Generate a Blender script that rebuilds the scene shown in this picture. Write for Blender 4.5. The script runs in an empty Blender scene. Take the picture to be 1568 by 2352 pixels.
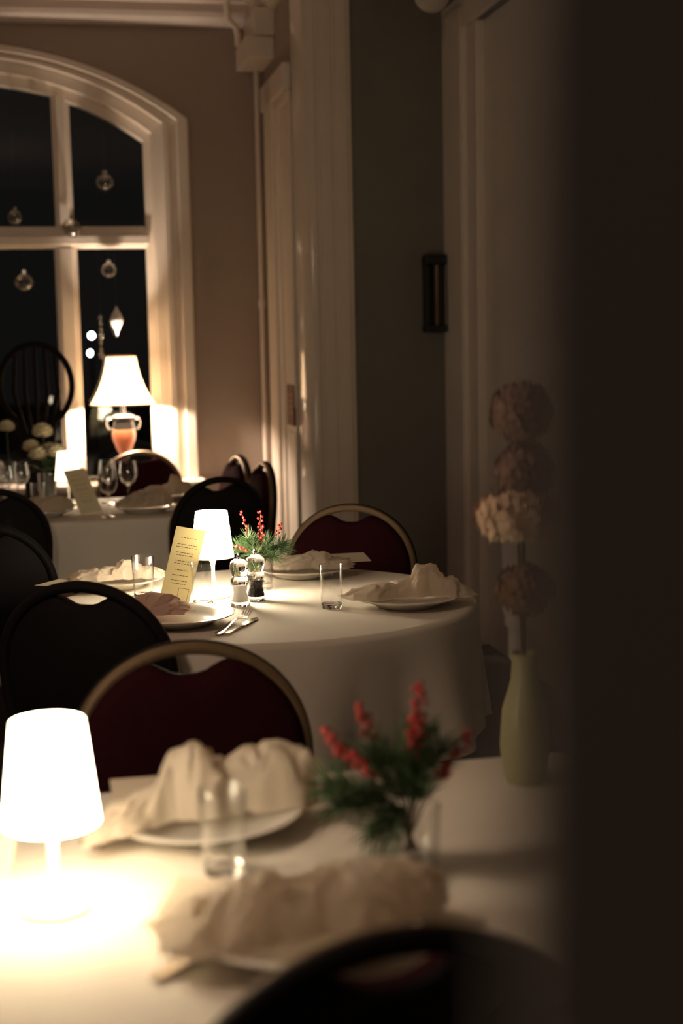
import bpy, bmesh, math, random
from mathutils import Vector, Matrix, noise

# ------------------------------------------------------------------ camera, world, exposure
SC = bpy.context.scene
COL = SC.collection
F_PX, HORIZON, ROLL, EYE = 3267.0, 790.0, 0.02, 1.47
PITCH = math.atan((1176 - HORIZON) / F_PX)
cam_d = bpy.data.cameras.new('camera')
cam_d.sensor_fit = 'VERTICAL'
cam_d.sensor_height = 36.0
cam_d.lens = 36.0 * F_PX / 2352.0
cam_d.clip_start = 0.02
cam_d.clip_end = 300
cam_d.dof.use_dof = True
cam_d.dof.focus_distance = 4.0
cam_d.dof.aperture_fstop = 2.2
cam_d.dof.aperture_blades = 0
cam = bpy.data.objects.new('camera', cam_d)
COL.objects.link(cam)
cam.matrix_world = (Matrix.Translation((0, 0, EYE)) @ Matrix.Rotation(math.pi / 2 - PITCH, 4, 'X')
                    @ Matrix.Rotation(-ROLL, 4, 'Z'))
SC.camera = cam
SC.view_settings.view_transform = 'Standard'
SC.view_settings.look = 'None'
SC.view_settings.gamma = 1
SC.view_settings.exposure = 0.0
SC.cycles.use_denoising = True
SC.cycles.max_bounces = 10
SC.cycles.transparent_max_bounces = 24
SC.cycles.sample_clamp_indirect = 12.0
SC.cycles.caustics_reflective = False
SC.cycles.caustics_refractive = True

world = bpy.data.worlds.new('night')
SC.world = world
world.use_nodes = True
bgn = world.node_tree.nodes['Background']
bgn.inputs[0].default_value = (0.70, 0.64, 0.60, 1)
bgn.inputs[1].default_value = 0.0075


def lamp_light(name, loc, power, color, radius, parent=None):
    l = bpy.data.lights.new(name, 'POINT')
    l.energy = power
    l.color = color
    l.shadow_soft_size = radius
    o = bpy.data.objects.new(name, l)
    COL.objects.link(o)
    o.location = loc
    if parent:
        o.parent = parent
    return o


WARM = (1.0, 0.72, 0.50)
LED = (1.0, 0.91, 0.74)
# added unseen fill lights brightening the room from the left, above and behind
lamp_light('left_fill', (-2.3, 4.4, 1.5), 3.0, WARM, 0.18)
lamp_light('overhead_fill', (-1.1, 1.9, 2.2), 33.0, WARM, 0.14)
lamp_light('rear_fill', (-0.6, -2.4, 2.35), 14.0, WARM, 0.15)
lamp_light('alcove_fill', (-2.9, 6.7, 1.3), 0.6, WARM, 0.15)


# ------------------------------------------------------------------ helpers
def on(u, v, z):
    x = (u - 784) / F_PX
    y = -(v - 1176) / F_PX
    c, s = math.cos(ROLL), math.sin(ROLL)
    xr, yr = c * x + s * y, -s * x + c * y
    d = Vector((xr, math.cos(PITCH) + math.sin(PITCH) * yr, -math.sin(PITCH) + math.cos(PITCH) * yr))
    return d * ((z - EYE) / d.z) + Vector((0, 0, EYE))


def at(u, v, Y):
    x = (u - 784) / F_PX
    y = -(v - 1176) / F_PX
    c, s = math.cos(ROLL), math.sin(ROLL)
    xr, yr = c * x + s * y, -s * x + c * y
    d = Vector((xr, math.cos(PITCH) + math.sin(PITCH) * yr, -math.sin(PITCH) + math.cos(PITCH) * yr))
    return d * (Y / d.y) + Vector((0, 0, EYE))


def rgb(r, g, b):
    f = lambda c: (c / 255 / 12.92) if c <= 10 else ((c / 255 + 0.055) / 1.055) ** 2.4
    return (f(r), f(g), f(b), 1)


def mat(name, color, rough=0.5, metal=0.0, bump=0.0, bscale=60, var=0.0, vscale=8, coat=0.0, trans=0.0, spec=0.5):
    m = bpy.data.materials.new(name)
    m.use_nodes = True
    nt = m.node_tree
    b = nt.nodes['Principled BSDF']
    b.inputs['Base Color'].default_value = color
    b.inputs['Roughness'].default_value = rough
    b.inputs['Metallic'].default_value = metal
    b.inputs['Coat Weight'].default_value = coat
    b.inputs['Coat Roughness'].default_value = 0.12
    b.inputs['Transmission Weight'].default_value = trans
    b.inputs['Specular IOR Level'].default_value = spec
    tc = nt.nodes.new('ShaderNodeTexCoord')
    if var:
        n = nt.nodes.new('ShaderNodeTexNoise')
        n.inputs['Scale'].default_value = vscale
        n.inputs['Detail'].default_value = 5
        nt.links.new(tc.outputs['Object'], n.inputs['Vector'])
        mx = nt.nodes.new('ShaderNodeMixRGB')
        mx.inputs[1].default_value = tuple(c * (1 - var) for c in color[:3]) + (1,)
        mx.inputs[2].default_value = tuple(min(1, c * (1 + var)) for c in color[:3]) + (1,)
        nt.links.new(n.outputs['Fac'], mx.inputs[0])
        nt.links.new(mx.outputs[0], b.inputs['Base Color'])
    if bump:
        n2 = nt.nodes.new('ShaderNodeTexNoise')
        n2.inputs['Scale'].default_value = bscale
        n2.inputs['Detail'].default_value = 4
        nt.links.new(tc.outputs['Object'], n2.inputs['Vector'])
        bp = nt.nodes.new('ShaderNodeBump')
        bp.inputs['Strength'].default_value = bump
        bp.inputs['Distance'].default_value = 0.01
        nt.links.new(n2.outputs['Fac'], bp.inputs['Height'])
        nt.links.new(bp.outputs[0], b.inputs['Normal'])
    return m


def glow(name, color, strength, base=(0.8, 0.75, 0.65, 1), trans=True):
    m = bpy.data.materials.new(name)
    m.use_nodes = True
    nt = m.node_tree
    b = nt.nodes['Principled BSDF']
    b.inputs['Base Color'].default_value = base
    b.inputs['Roughness'].default_value = 0.8
    b.inputs['Emission Color'].default_value = color
    b.inputs['Emission Strength'].default_value = strength
    return m


def clear(name, tint=(0.96, 0.97, 0.96, 1), rough=0.02, gain=1.0, power=4.0):
    """thin glass: a see-through sheet with a mirror sheen that grows towards grazing angles"""
    m = bpy.data.materials.new(name)
    m.use_nodes = True
    nt = m.node_tree
    nt.nodes.remove(nt.nodes['Principled BSDF'])
    out = nt.nodes['Material Output']
    t = nt.nodes.new('ShaderNodeBsdfTransparent')
    t.inputs[0].default_value = tint
    g = nt.nodes.new('ShaderNodeBsdfGlossy')
    g.inputs['Roughness'].default_value = rough
    lw = nt.nodes.new('ShaderNodeLayerWeight')
    lw.inputs['Blend'].default_value = 0.5
    pw = nt.nodes.new('ShaderNodeMath')
    pw.operation = 'POWER'
    pw.inputs[1].default_value = power
    mu = nt.nodes.new('ShaderNodeMath')
    mu.operation = 'MULTIPLY_ADD'
    mu.use_clamp = True
    mu.inputs[1].default_value = 0.75 * gain
    mu.inputs[2].default_value = 0.035 * gain
    nt.links.new(lw.outputs['Facing'], pw.inputs[0])
    nt.links.new(pw.outputs[0], mu.inputs[0])
    mx = nt.nodes.new('ShaderNodeMixShader')
    nt.links.new(mu.outputs[0], mx.inputs[0])
    nt.links.new(t.outputs[0], mx.inputs[1])
    nt.links.new(g.outputs[0], mx.inputs[2])
    nt.links.new(mx.outputs[0], out.inputs['Surface'])
    return m


def paper(name, color, through):
    """card stock that lets some light through"""
    m = bpy.data.materials.new(name)
    m.use_nodes = True
    nt = m.node_tree
    nt.nodes.remove(nt.nodes['Principled BSDF'])
    out = nt.nodes['Material Output']
    d = nt.nodes.new('ShaderNodeBsdfDiffuse')
    d.inputs[0].default_value = color
    t = nt.nodes.new('ShaderNodeBsdfTranslucent')
    t.inputs[0].default_value = color
    n = nt.nodes.new('ShaderNodeTexNoise')
    n.inputs['Scale'].default_value = 300
    bp = nt.nodes.new('ShaderNodeBump')
    bp.inputs['Strength'].default_value = 0.08
    nt.links.new(n.outputs['Fac'], bp.inputs['Height'])
    nt.links.new(bp.outputs[0], d.inputs['Normal'])
    mx = nt.nodes.new('ShaderNodeMixShader')
    mx.inputs[0].default_value = through
    nt.links.new(d.outputs[0], mx.inputs[1])
    nt.links.new(t.outputs[0], mx.inputs[2])
    nt.links.new(mx.outputs[0], out.inputs['Surface'])
    return m


M = dict(
    wall_grey=mat('greige wall paint', (0.36, 0.285, 0.24, 1), 0.75, bump=0.05, bscale=90, var=0.05),
    wall_dark=mat('slate grey wall paint', (0.16, 0.15, 0.128, 1), 0.8, bump=0.05, bscale=90, var=0.05),
    white=mat('gloss white woodwork', (0.76, 0.66, 0.57, 1), 0.32, bump=0.02, bscale=25, var=0.04),
    gloss=mat('high gloss white woodwork', (0.70, 0.60, 0.51, 1), 0.12, bump=0.015, bscale=18, var=0.04, coat=0.6),
    ceil=mat('white ceiling paint', (0.62, 0.52, 0.46, 1), 0.8, var=0.04),
    floor=mat('dark carpet', (0.035, 0.022, 0.018, 1), 0.95, bump=0.4, bscale=300, var=0.3),
    jamb=mat('brown black door frame paint', (0.22, 0.19, 0.175, 1), 0.7, bump=0.04, bscale=40, var=0.06),
    ground=mat('night garden ground', (0.02, 0.025, 0.02, 1), 0.95, var=0.3),
    linen=mat('white linen', (0.74, 0.68, 0.60, 1), 0.85, bump=0.12, bscale=420, var=0.03),
    napkin=paper('cream napkin cotton', (0.84, 0.76, 0.66, 1), 0.36),
    pink=paper('pale pink napkin cotton', (0.78, 0.62, 0.56, 1), 0.36),
    china=mat('white glazed china', (0.72, 0.68, 0.62, 1), 0.18, var=0.02),
    burgundy=mat('burgundy upholstery', (0.025, 0.0052, 0.0075, 1), 0.9, bump=0.25, bscale=350, var=0.2, vscale=40, spec=0.02),
    black=mat('black vinyl back', (0.010, 0.008, 0.008, 1), 0.7, bump=0.1, bscale=200, var=0.1, spec=0.12),
    brass=mat('dull gold chair rim', (0.19, 0.125, 0.07, 1), 0.42, 0.4, var=0.12, vscale=20),
    legs=mat('dark bronze tube', (0.05, 0.035, 0.025, 1), 0.4, 0.7, var=0.1),
    wood=mat('dark table wood', (0.06, 0.035, 0.02, 1), 0.5, var=0.3, vscale=5),
    darkwood=mat('near black turned wood', (0.010, 0.007, 0.006, 1), 0.8, var=0.2, vscale=8, spec=0.1),
    lampwhite=mat('white lacquered lamp metal', (0.8, 0.77, 0.72, 1), 0.3, var=0.02),
    trim=mat('tan shade binding', (0.42, 0.26, 0.15, 1), 0.7, var=0.1),
    shade=glow('lit lamp shade', (1.0, 0.84, 0.58, 1), 55.0),
    shade_w=glow('lit window lamp shade', (1.0, 0.64, 0.33, 1), 5.6),
    silver=mat('polished cutlery steel', (0.75, 0.70, 0.64, 1), 0.16, 1.0, var=0.03),
    glass=clear('drinking glass', (0.985, 0.985, 0.985, 1), 0.03, 1.5, 3.0), thick=mat('thick glass base', (1, 1, 1, 1), 0.0, trans=1.0), vial=clear('clear mill wall', gain=1.6),
    pane=clear('window pane', (0.93, 0.95, 0.95, 1), 0.01, 0.5),
    bauble=clear('bauble glass', (0.93, 0.92, 0.90, 1), 0.05, 2.2),
    frosted=mat('frosted ornament glass', (0.75, 0.72, 0.70, 1), 0.35, var=0.15, vscale=30),
    acrylic=mat('clear acrylic', (0.97, 0.97, 0.95, 1), 0.03, trans=1.0),
    salt=mat('white salt', (0.9, 0.88, 0.84, 1), 0.9, bump=0.3, bscale=600),
    pepper=mat('black peppercorns', (0.025, 0.016, 0.012, 1), 0.7, bump=1.0, bscale=260, var=0.5, vscale=200),
    chrome=mat('chrome', (0.8, 0.79, 0.77, 1), 0.1, 1.0, var=0.02),
    needle=mat('pine needles', (0.042, 0.088, 0.027, 1), 0.55, var=0.35, vscale=40),
    stem=mat('brown twig', (0.07, 0.045, 0.025, 1), 0.8, var=0.2),
    berry=mat('red winter berries', (0.36, 0.018, 0.018, 1), 0.28, var=0.15, vscale=60),
    menu=paper('gold cream menu card', (0.80, 0.75, 0.56, 1), 0.26),
    card=paper('cream card', (0.70, 0.60, 0.48, 1), 0.15),
    ink=mat('sepia ink', (0.20, 0.12, 0.05, 1), 0.8, var=0.1),
    coral=mat('coral glazed ceramic', (0.62, 0.20, 0.11, 1), 0.25, var=0.1, vscale=20),
    blackglaze=mat('black glazed ceramic', (0.02, 0.018, 0.018, 1), 0.15, var=0.1),
    amber=mat('amber glass strip', (0.12, 0.055, 0.02, 1), 0.2, var=0.2),
    notice=mat('red brown notice board', (0.20, 0.075, 0.045, 1), 0.7, var=0.15, vscale=20),
    petal=mat('cream petals', (0.72, 0.64, 0.44, 1), 0.7, bump=0.2, bscale=120, var=0.12, vscale=40),
    hydr=mat('dried cream florets', (0.60, 0.42, 0.29, 1), 0.85, bump=0.3, bscale=200, var=0.25, vscale=60),
    rose=mat('faded pink petals', (0.22, 0.12, 0.09, 1), 0.85, bump=0.3, bscale=150, var=0.2, vscale=40),
    rust=mat('rust brown petals', (0.15, 0.07, 0.03, 1), 0.85, bump=0.3, bscale=150, var=0.2, vscale=40),
    pod=mat('pale seed pods', (0.85, 0.74, 0.52, 1), 0.35, var=0.1),
    leaf=mat('dark green leaves', (0.020, 0.036, 0.012, 1), 0.45, var=0.3, vscale=30),
    celery=mat('pale green glass vase', (0.40, 0.37, 0.20, 1), 0.35, var=0.1),
    bulb=glow('street lamp globe', (0.86, 0.97, 1.0, 1), 60.0),
    post=mat('dark iron post', (0.02, 0.02, 0.02, 1), 0.5, 0.5, var=0.2),
    opal=mat('unlit opal glass', (0.42, 0.36, 0.32, 1), 0.4, var=0.05),
)


sb = M['salt'].node_tree.nodes['Principled BSDF']
sb.inputs['Subsurface Weight'].default_value = 1.0
sb.inputs['Subsurface Radius'].default_value = (1.0, 0.95, 0.9)
sb.inputs['Subsurface Scale'].default_value = 0.08


def finish(name, bm, m, parent=None, smooth=True, bevel=0.0, auto=35):
    bmesh.ops.recalc_face_normals(bm, faces=bm.faces)
    me = bpy.data.meshes.new(name)
    bm.to_mesh(me)
    bm.free()
    me.materials.append(m)
    if smooth:
        me.shade_smooth()
        me.set_sharp_from_angle(angle=math.radians(auto))
    o = bpy.data.objects.new(name, me)
    COL.objects.link(o)
    if parent:
        o.parent = parent
    if bevel:
        md = o.modifiers.new('bevel', 'BEVEL')
        md.width = bevel
        md.segments = 3
        md.limit_method = 'ANGLE'
    return o


def thing(name, label, cat, loc=(0, 0, 0), rz=0.0, group=None):
    o = bpy.data.objects.new(name, None)
    o.empty_display_size = 0.05
    COL.objects.link(o)
    o.location = loc
    o.rotation_euler = (0, 0, rz)
    return tag(o, label, cat, group)


def tag(o, label, cat, group=None):
    o['label'] = label
    o['category'] = cat
    if group:
        o['group'] = group
    return o


def struct(name, bm, m, parent=None, smooth=False, bevel=0.0, label=None):
    o = finish(name, bm, m, parent, smooth, bevel)
    if parent is None:
        o['kind'] = 'structure'
        if label:
            o['label'] = label
    return o


def dup(root, loc, rz, label, group=None):
    r = root.copy()
    COL.objects.link(r)
    r.location = loc
    r.rotation_euler = (0, 0, rz)
    r['label'] = label
    if group:
        r['group'] = group
    for ch in list(root.children):
        c = ch.copy()
        COL.objects.link(c)
        c.parent = r
        for g in list(ch.children):
            d = g.copy()
            COL.objects.link(d)
            d.parent = c
    return r


def box(bm, lo, hi):
    v = [bm.verts.new((x, y, z)) for z in (lo[2], hi[2]) for y in (lo[1], hi[1]) for x in (lo[0], hi[0])]
    for f in ((0, 2, 3, 1), (4, 5, 7, 6), (0, 1, 5, 4), (2, 6, 7, 3), (0, 4, 6, 2), (1, 3, 7, 5)):
        bm.faces.new([v[i] for i in f])
    return v


def lathe(bm, prof, n=48, c=(0, 0, 0), closed=False):
    rings = []
    for r, z in prof:
        if r < 1e-6:
            rings.append([bm.verts.new((c[0], c[1], c[2] + z))])
        else:
            rings.append([bm.verts.new((c[0] + r * math.cos(2 * math.pi * i / n), c[1] + r * math.sin(2 * math.pi * i / n), c[2] + z)) for i in range(n)])
    prs = list(zip(rings, rings[1:]))
    if closed:
        prs.append((rings[-1], rings[0]))
    for a, b in prs:
        for i in range(n):
            j = (i + 1) % n
            if len(a) == 1 and len(b) == 1:
                continue
            if len(a) == 1:
                bm.faces.new((a[0], b[i], b[j]))
            elif len(b) == 1:
                bm.faces.new((a[i], b[0], a[j]))
            else:
                bm.faces.new((a[i], b[i], b[j], a[j]))


def tube(bm, pts, r, n=10, caps=True):
    pts = [Vector(p) for p in pts]
    rr = r if isinstance(r, (list, tuple)) else [r] * len(pts)
    up = None
    rings = []
    for i, p in enumerate(pts):
        t = (pts[min(i + 1, len(pts) - 1)] - pts[max(i - 1, 0)]).normalized()
        if up is None:
            up = Vector((0, 0, 1)) if abs(t.z) < 0.9 else Vector((1, 0, 0))
        x = t.cross(up)
        if x.length < 1e-5:
            x = t.cross(Vector((0, 1, 0)))
        x.normalize()
        y = x.cross(t).normalized()
        up = y
        rings.append([bm.verts.new(p + (x * math.cos(2 * math.pi * k / n) + y * math.sin(2 * math.pi * k / n)) * rr[i]) for k in range(n)])
    for a, b in zip(rings, rings[1:]):
        for k in range(n):
            bm.faces.new((a[k], a[(k + 1) % n], b[(k + 1) % n], b[k]))
    if caps:
        bm.faces.new(rings[0])
        bm.faces.new(list(reversed(rings[-1])))


def prism(bm, poly, z0, z1):
    a = [bm.verts.new((x, y, z0)) for x, y in poly]
    b = [bm.verts.new((x, y, z1)) for x, y in poly]
    n = len(poly)
    bm.faces.new(a)
    bm.faces.new(b)
    for i in range(n):
        bm.faces.new((a[i], a[(i + 1) % n], b[(i + 1) % n], b[i]))


def ball(bm, c, r, u=16, v=10, sz=1.0):
    mt = Matrix.Translation(c) @ Matrix.Diagonal((r, r, r * sz, 1))
    bmesh.ops.create_uvsphere(bm, u_segments=u, v_segments=v, radius=1.0, matrix=mt)


def B():
    return bmesh.new()


# ------------------------------------------------------------------ the room: local axes a (along window wall), b (away)
TH = math.atan(0.2)
C0 = Vector((-0.39, 8.2, 0))
E1 = Vector((math.cos(TH), math.sin(TH), 0))
E2 = Vector((-math.sin(TH), math.cos(TH), 0))


def room(a, b, z=0):
    return C0 + E1 * a + E2 * b + Vector((0, 0, z))


def place(o):
    o.location = C0
    o.rotation_euler = (0, 0, TH)
    return o


H_C = 3.40
XR = 0.77           # right wall plane of the nearer room
BF = -1.08          # face of the wall between alcove and room
WC = -1.625         # window centre
bm = B(); box(bm, (-6, -9.5, -0.1), (1.2, 0.4, 0.0)); place(struct('floor', bm, M['floor'], label='dark carpeted floor'))
bm = B(); box(bm, (-6, -9.5, H_C), (1.2, 0.4, H_C + 0.1)); place(struct('ceiling', bm, M['ceil'], label='off white ceiling'))


def arch_pts(half, z_spring, rise, n=24):
    R = (half * half + rise * rise) / (2 * rise)
    zc = z_spring + rise - R
    a0 = math.asin(half / R)
    return [(WC + R * math.sin(t), zc + R * math.cos(t)) for t in [a0 - 2 * a0 * i / n for i in range(n + 1)]]


def arch_open(half, z_spring, rise, z_bot, n=24):
    """closed outline in (a, z): right bottom, up, over the arch, left bottom"""
    return [(WC + half, z_bot)] + arch_pts(half, z_spring, rise, n) + [(WC - half, z_bot)]


def frame_solid(bm, outer, inner, b0, b1):
    """solid between two open-bottomed outlines of equal length, from depth b0 to b1"""
    n = len(outer)
    vo0 = [bm.verts.new((x, b0, z)) for x, z in outer]
    vi0 = [bm.verts.new((x, b0, z)) for x, z in inner]
    vo1 = [bm.verts.new((x, b1, z)) for x, z in outer]
    vi1 = [bm.verts.new((x, b1, z)) for x, z in inner]
    for i in range(n - 1):
        j = i + 1
        bm.faces.new((vo0[i], vo0[j], vi0[j], vi0[i]))
        bm.faces.new((vo1[i], vi1[i], vi1[j], vo1[j]))
        bm.faces.new((vo0[i], vo1[i], vo1[j], vo0[j]))
        bm.faces.new((vi0[i], vi0[j], vi1[j], vi1[i]))
    for i in (0, n - 1):
        bm.faces.new((vo0[i], vi0[i], vi1[i], vo1[i]))


SILL = 0.73
# window wall: a slab with the arched opening cut out
OPEN = arch_open(1.06, 2.70, 0.345, SILL)
bm = B()
outer = [(0.0, SILL)] + [(x, H_C) for x in [0.0 + (-3.25) * i / 24 for i in range(25)]] + [(-3.25, SILL)]
frame_solid(bm, outer, OPEN, 0.0, 0.28)
box(bm, (-6, 0, 0), (0, 0.28, SILL))
box(bm, (-6, 0, SILL), (-3.25, 0.28, H_C))
place(struct('wall_back', bm, M['wall_grey'], label='greige plastered wall around the arched window'))

win = bpy.data.objects.new('window_1', None)
COL.objects.link(win)
win['kind'] = 'structure'
win['label'] = 'tall white arched window with dark night outside'
place(win)
bm = B()
frame_solid(bm, arch_open(1.19, 2.725, 0.385, SILL), arch_open(1.125, 2.715, 0.36, SILL), -0.055, 0.0)
frame_solid(bm, arch_open(1.125, 2.715, 0.36, SILL), arch_open(1.085, 2.705, 0.352, SILL), -0.022, 0.0)
frame_solid(bm, arch_open(1.085, 2.705, 0.352, SILL), arch_open(1.045, 2.70, 0.34, SILL), -0.040, 0.0)
struct('window_architrave', bm, M['white'], win, bevel=0.006)
bm = B()
frame_solid(bm, arch_open(1.06, 2.70, 0.345, SILL), arch_open(0.99, 2.655, 0.322, SILL), 0.02, 0.16)
frame_solid(bm, arch_open(0.99, 2.655, 0.322, SILL), arch_open(0.947, 2.616, 0.304, SILL), 0.07, 0.16)
struct('window_frame', bm, M['white'], win, bevel=0.005)


def arch_z(a, half=0.947, zs=2.616, rise=0.304):
    R = (half * half + rise * rise) / (2 * rise)
    return zs + rise - R + math.sqrt(max(0, R * R - (a - WC) ** 2))


bm = B()
for ac in (WC + 0.5, WC, WC - 0.5):
    box(bm, (ac - 0.062, 0.075, SILL), (ac + 0.062, 0.16, 2.03))
    box(bm, (ac - 0.040, 0.055, SILL), (ac + 0.040, 0.075, 2.03))
    box(bm, (ac - 0.050, 0.075, 2.15), (ac + 0.050, 0.16, arch_z(ac) + 0.03))
    box(bm, (ac - 0.028, 0.058, 2.15), (ac + 0.028, 0.075, arch_z(ac) + 0.02))
struct('mullion', bm, M['white'], win, bevel=0.006)
bm = B()
box(bm, (WC - 0.96, 0.075, 2.03), (WC + 0.96, 0.16, 2.15))
box(bm, (WC - 0.96, 0.045, 2.045), (WC + 0.96, 0.075, 2.10))
box(bm, (WC - 0.96, 0.060, 2.10), (WC + 0.96, 0.075, 2.125))
struct('transom', bm, M['white'], win, bevel=0.008)
bm = B()
box(bm, (WC - 1.24, -0.22, SILL - 0.04), (WC + 1.22, 0.20, SILL))
struct('window_sill', bm, M['white'], win, bevel=0.012)
for k, (l, r) in enumerate(((WC + 0.56, WC + 0.95), (WC + 0.06, WC + 0.44), (WC - 0.44, WC - 0.06), (WC - 0.95, WC - 0.56))):
    for z0, z1 in ((SILL, 2.03), (2.15, None)):
        bm = B()
        if z1:
            box(bm, (l - 0.01, 0.118, z0), (r + 0.01, 0.122, z1))
        else:
            n = 10
            xs = [l - 0.005 + (r - l + 0.01) * i / n for i in range(n + 1)]
            poly = [(xs[0], z0)] + [(xs[-1], z0)] + [(x, arch_z(x) + 0.01) for x in reversed(xs)]
            f0 = [bm.verts.new((x, 0.118, z)) for x, z in poly]
            f1 = [bm.verts.new((x, 0.122, z)) for x, z in poly]
            bm.faces.new(f0); bm.faces.new(f1)
            for i in range(len(poly)):
                j = (i + 1) % len(poly)
                bm.faces.new((f0[i], f0[j], f1[j], f1[i]))
        struct('window_pane', bm, M['pane'], win)

# cornice along the window wall and round the corner
bm = B()
prof = [(0.0, 3.225), (-0.03, 3.225), (-0.045, 3.245), (-0.075, 3.265), (-0.085, 3.29), (-0.085, 3.335), (-0.11, 3.345), (-0.12, 3.40), (0.0, 3.40)]


def run(bm, prof, p0, p1, d):
    """extrude (offset, z) profile from p0 to p1 in plan, offsets along d"""
    a = [bm.verts.new((p0[0] + d[0] * o, p0[1] + d[1] * o, z)) for o, z in prof]
    b = [bm.verts.new((p1[0] + d[0] * o, p1[1] + d[1] * o, z)) for o, z in prof]
    n = len(prof)
    bm.faces.new(a); bm.faces.new(b)
    for i in range(n):
        bm.faces.new((a[i], a[(i + 1) % n], b[(i + 1) % n], b[i]))


run(bm, prof, (-6, 0), (0, 0), (0, 1))
place(struct('trim_1', bm, M['ceil'], label='moulded cornice above the arched window'))
bm = B()
run(bm, prof, (0, -0.0), (0, -0.92), (1, 0))
place(struct('trim_2', bm, M['white'], label='moulded cornice on the short return wall'))

# short return wall of the alcove, with a white door in it
bm = B(); box(bm, (0, -0.925, 0), (0.25, 0.28, H_C)); place(struct('wall_return', bm, M['wall_grey'], label='short return wall beside the window'))
door = bpy.data.objects.new('door_1', None); COL.objects.link(door); door['kind'] = 'structure'
door['label'] = 'narrow white panelled door in the alcove return'
place(door)
bm = B()
for (t0, t1, th) in ((0.16, 0.30, 0.030), (0.30, 0.52, 0.045), (0.52, 0.60, 0.025)):
    box(bm, (-th, -t1, 0), (0.0, -t0, 2.86))
box(bm, (-0.045, -0.92, 2.74), (0, -0.16, 2.87))
box(bm, (-0.025, -0.92, 2.69), (0, -0.52, 2.74))
struct('door_casing', bm, M['white'], door, bevel=0.008)
bm = B()
box(bm, (-0.012, -0.92, 0.0), (0, -0.60, 2.69))
box(bm, (-0.018, -0.92, 0.12), (-0.006, -0.68, 1.02))
box(bm, (-0.018, -0.92, 1.15), (-0.006, -0.68, 2.55))
struct('door_leaf', bm, M['white'], door, bevel=0.004)

# wall between alcove and room with its moulded end casing, then the slate wall
bm = B(); box(bm, (0.265, BF + 0.02, 0), (1.2, BF + 0.2, H_C)); place(struct('wall_divider', bm, M['wall_dark'], label='slate grey wall between alcove and room'))
bm = B()
poly = []
poly.append((0.0, -0.928))
poly += [(0.0, -0.930), (0.0470, -1.092), (0.054, BF - 0.018), (0.062, BF - 0.02)]
for (a, d) in ((0.085, 0.0), (0.092, 0.012), (0.105, 0.012), (0.112, 0.0), (0.165, 0.0), (0.172, 0.010), (0.185, 0.010), (0.192, 0.0), (0.245, 0.0), (0.255, 0.012), (0.268, 0.014), (0.272, 0.03)):
    poly.append((a, BF - 0.02 + d))
poly += [(0.272, BF + 0.03), (0.272, -0.928)]
prism(bm, poly, 0, H_C)
o = place(struct('trim_3', bm, M['gloss'], smooth=True, label='tall white moulded casing at the alcove opening'))

# right wall of the nearer room with a white door
bm = B()
box(bm, (XR, -9.5, 0), (XR + 0.2, -2.75, H_C))
box(bm, (XR, -1.55, 0), (XR + 0.2, BF + 0.02, H_C))
box(bm, (XR, -2.75, 3.0), (XR + 0.2, -1.55, H_C))
place(struct('wall_right', bm, M['wall_dark'], label='slate grey wall holding the white door'))
door2 = bpy.data.objects.new('door_2', None); COL.objects.link(door2); door2['kind'] = 'structure'
door2['label'] = 'white panelled door in a wide moulded frame'
place(door2)
bm = B()
box(bm, (XR - 0.030, -1.42, 0), (XR, -1.06, 3.08))
box(bm, (XR - 0.022, -1.40, 0), (XR - 0.034, -1.12, 3.05))
box(bm, (XR - 0.030, -3.05, 2.95), (XR, -1.06, 3.10))
box(bm, (XR - 0.030, -3.05, 0), (XR, -2.72, 3.10))
box(bm, (XR - 0.01, -1.58, 0), (XR + 0.10, -1.42, 2.95))
struct('door_casing', bm, M['white'], door2, bevel=0.006)
bm = B()
box(bm, (XR + 0.03, -2.72, 0), (XR + 0.075, -1.58, 2.95))
for z0, z1 in ((0.15, 1.0), (1.2, 2.78)):
    box(bm, (XR + 0.018, -2.50, z0), (XR + 0.035, -1.80, z1))
    box(bm, (XR + 0.010, -2.44, z0 + 0.06), (XR + 0.030, -1.86, z1 - 0.06))
struct('door_leaf', bm, M['white'], door2, bevel=0.008)

# near doorway edge right beside the camera
bm = B(); box(bm, (0.0272, 0.22, 0), (1.6, 0.24, 2.9)); o = struct('wall_doorway', bm, M['jamb'], bevel=0.004, label='dark doorway edge close to the viewer')

# outside
bm = B(); box(bm, (-60, 12, -3.1), (40, 120, -3.0)); struct('ground_outside', bm, M['ground'], label='dark ground outside the window')


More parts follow.
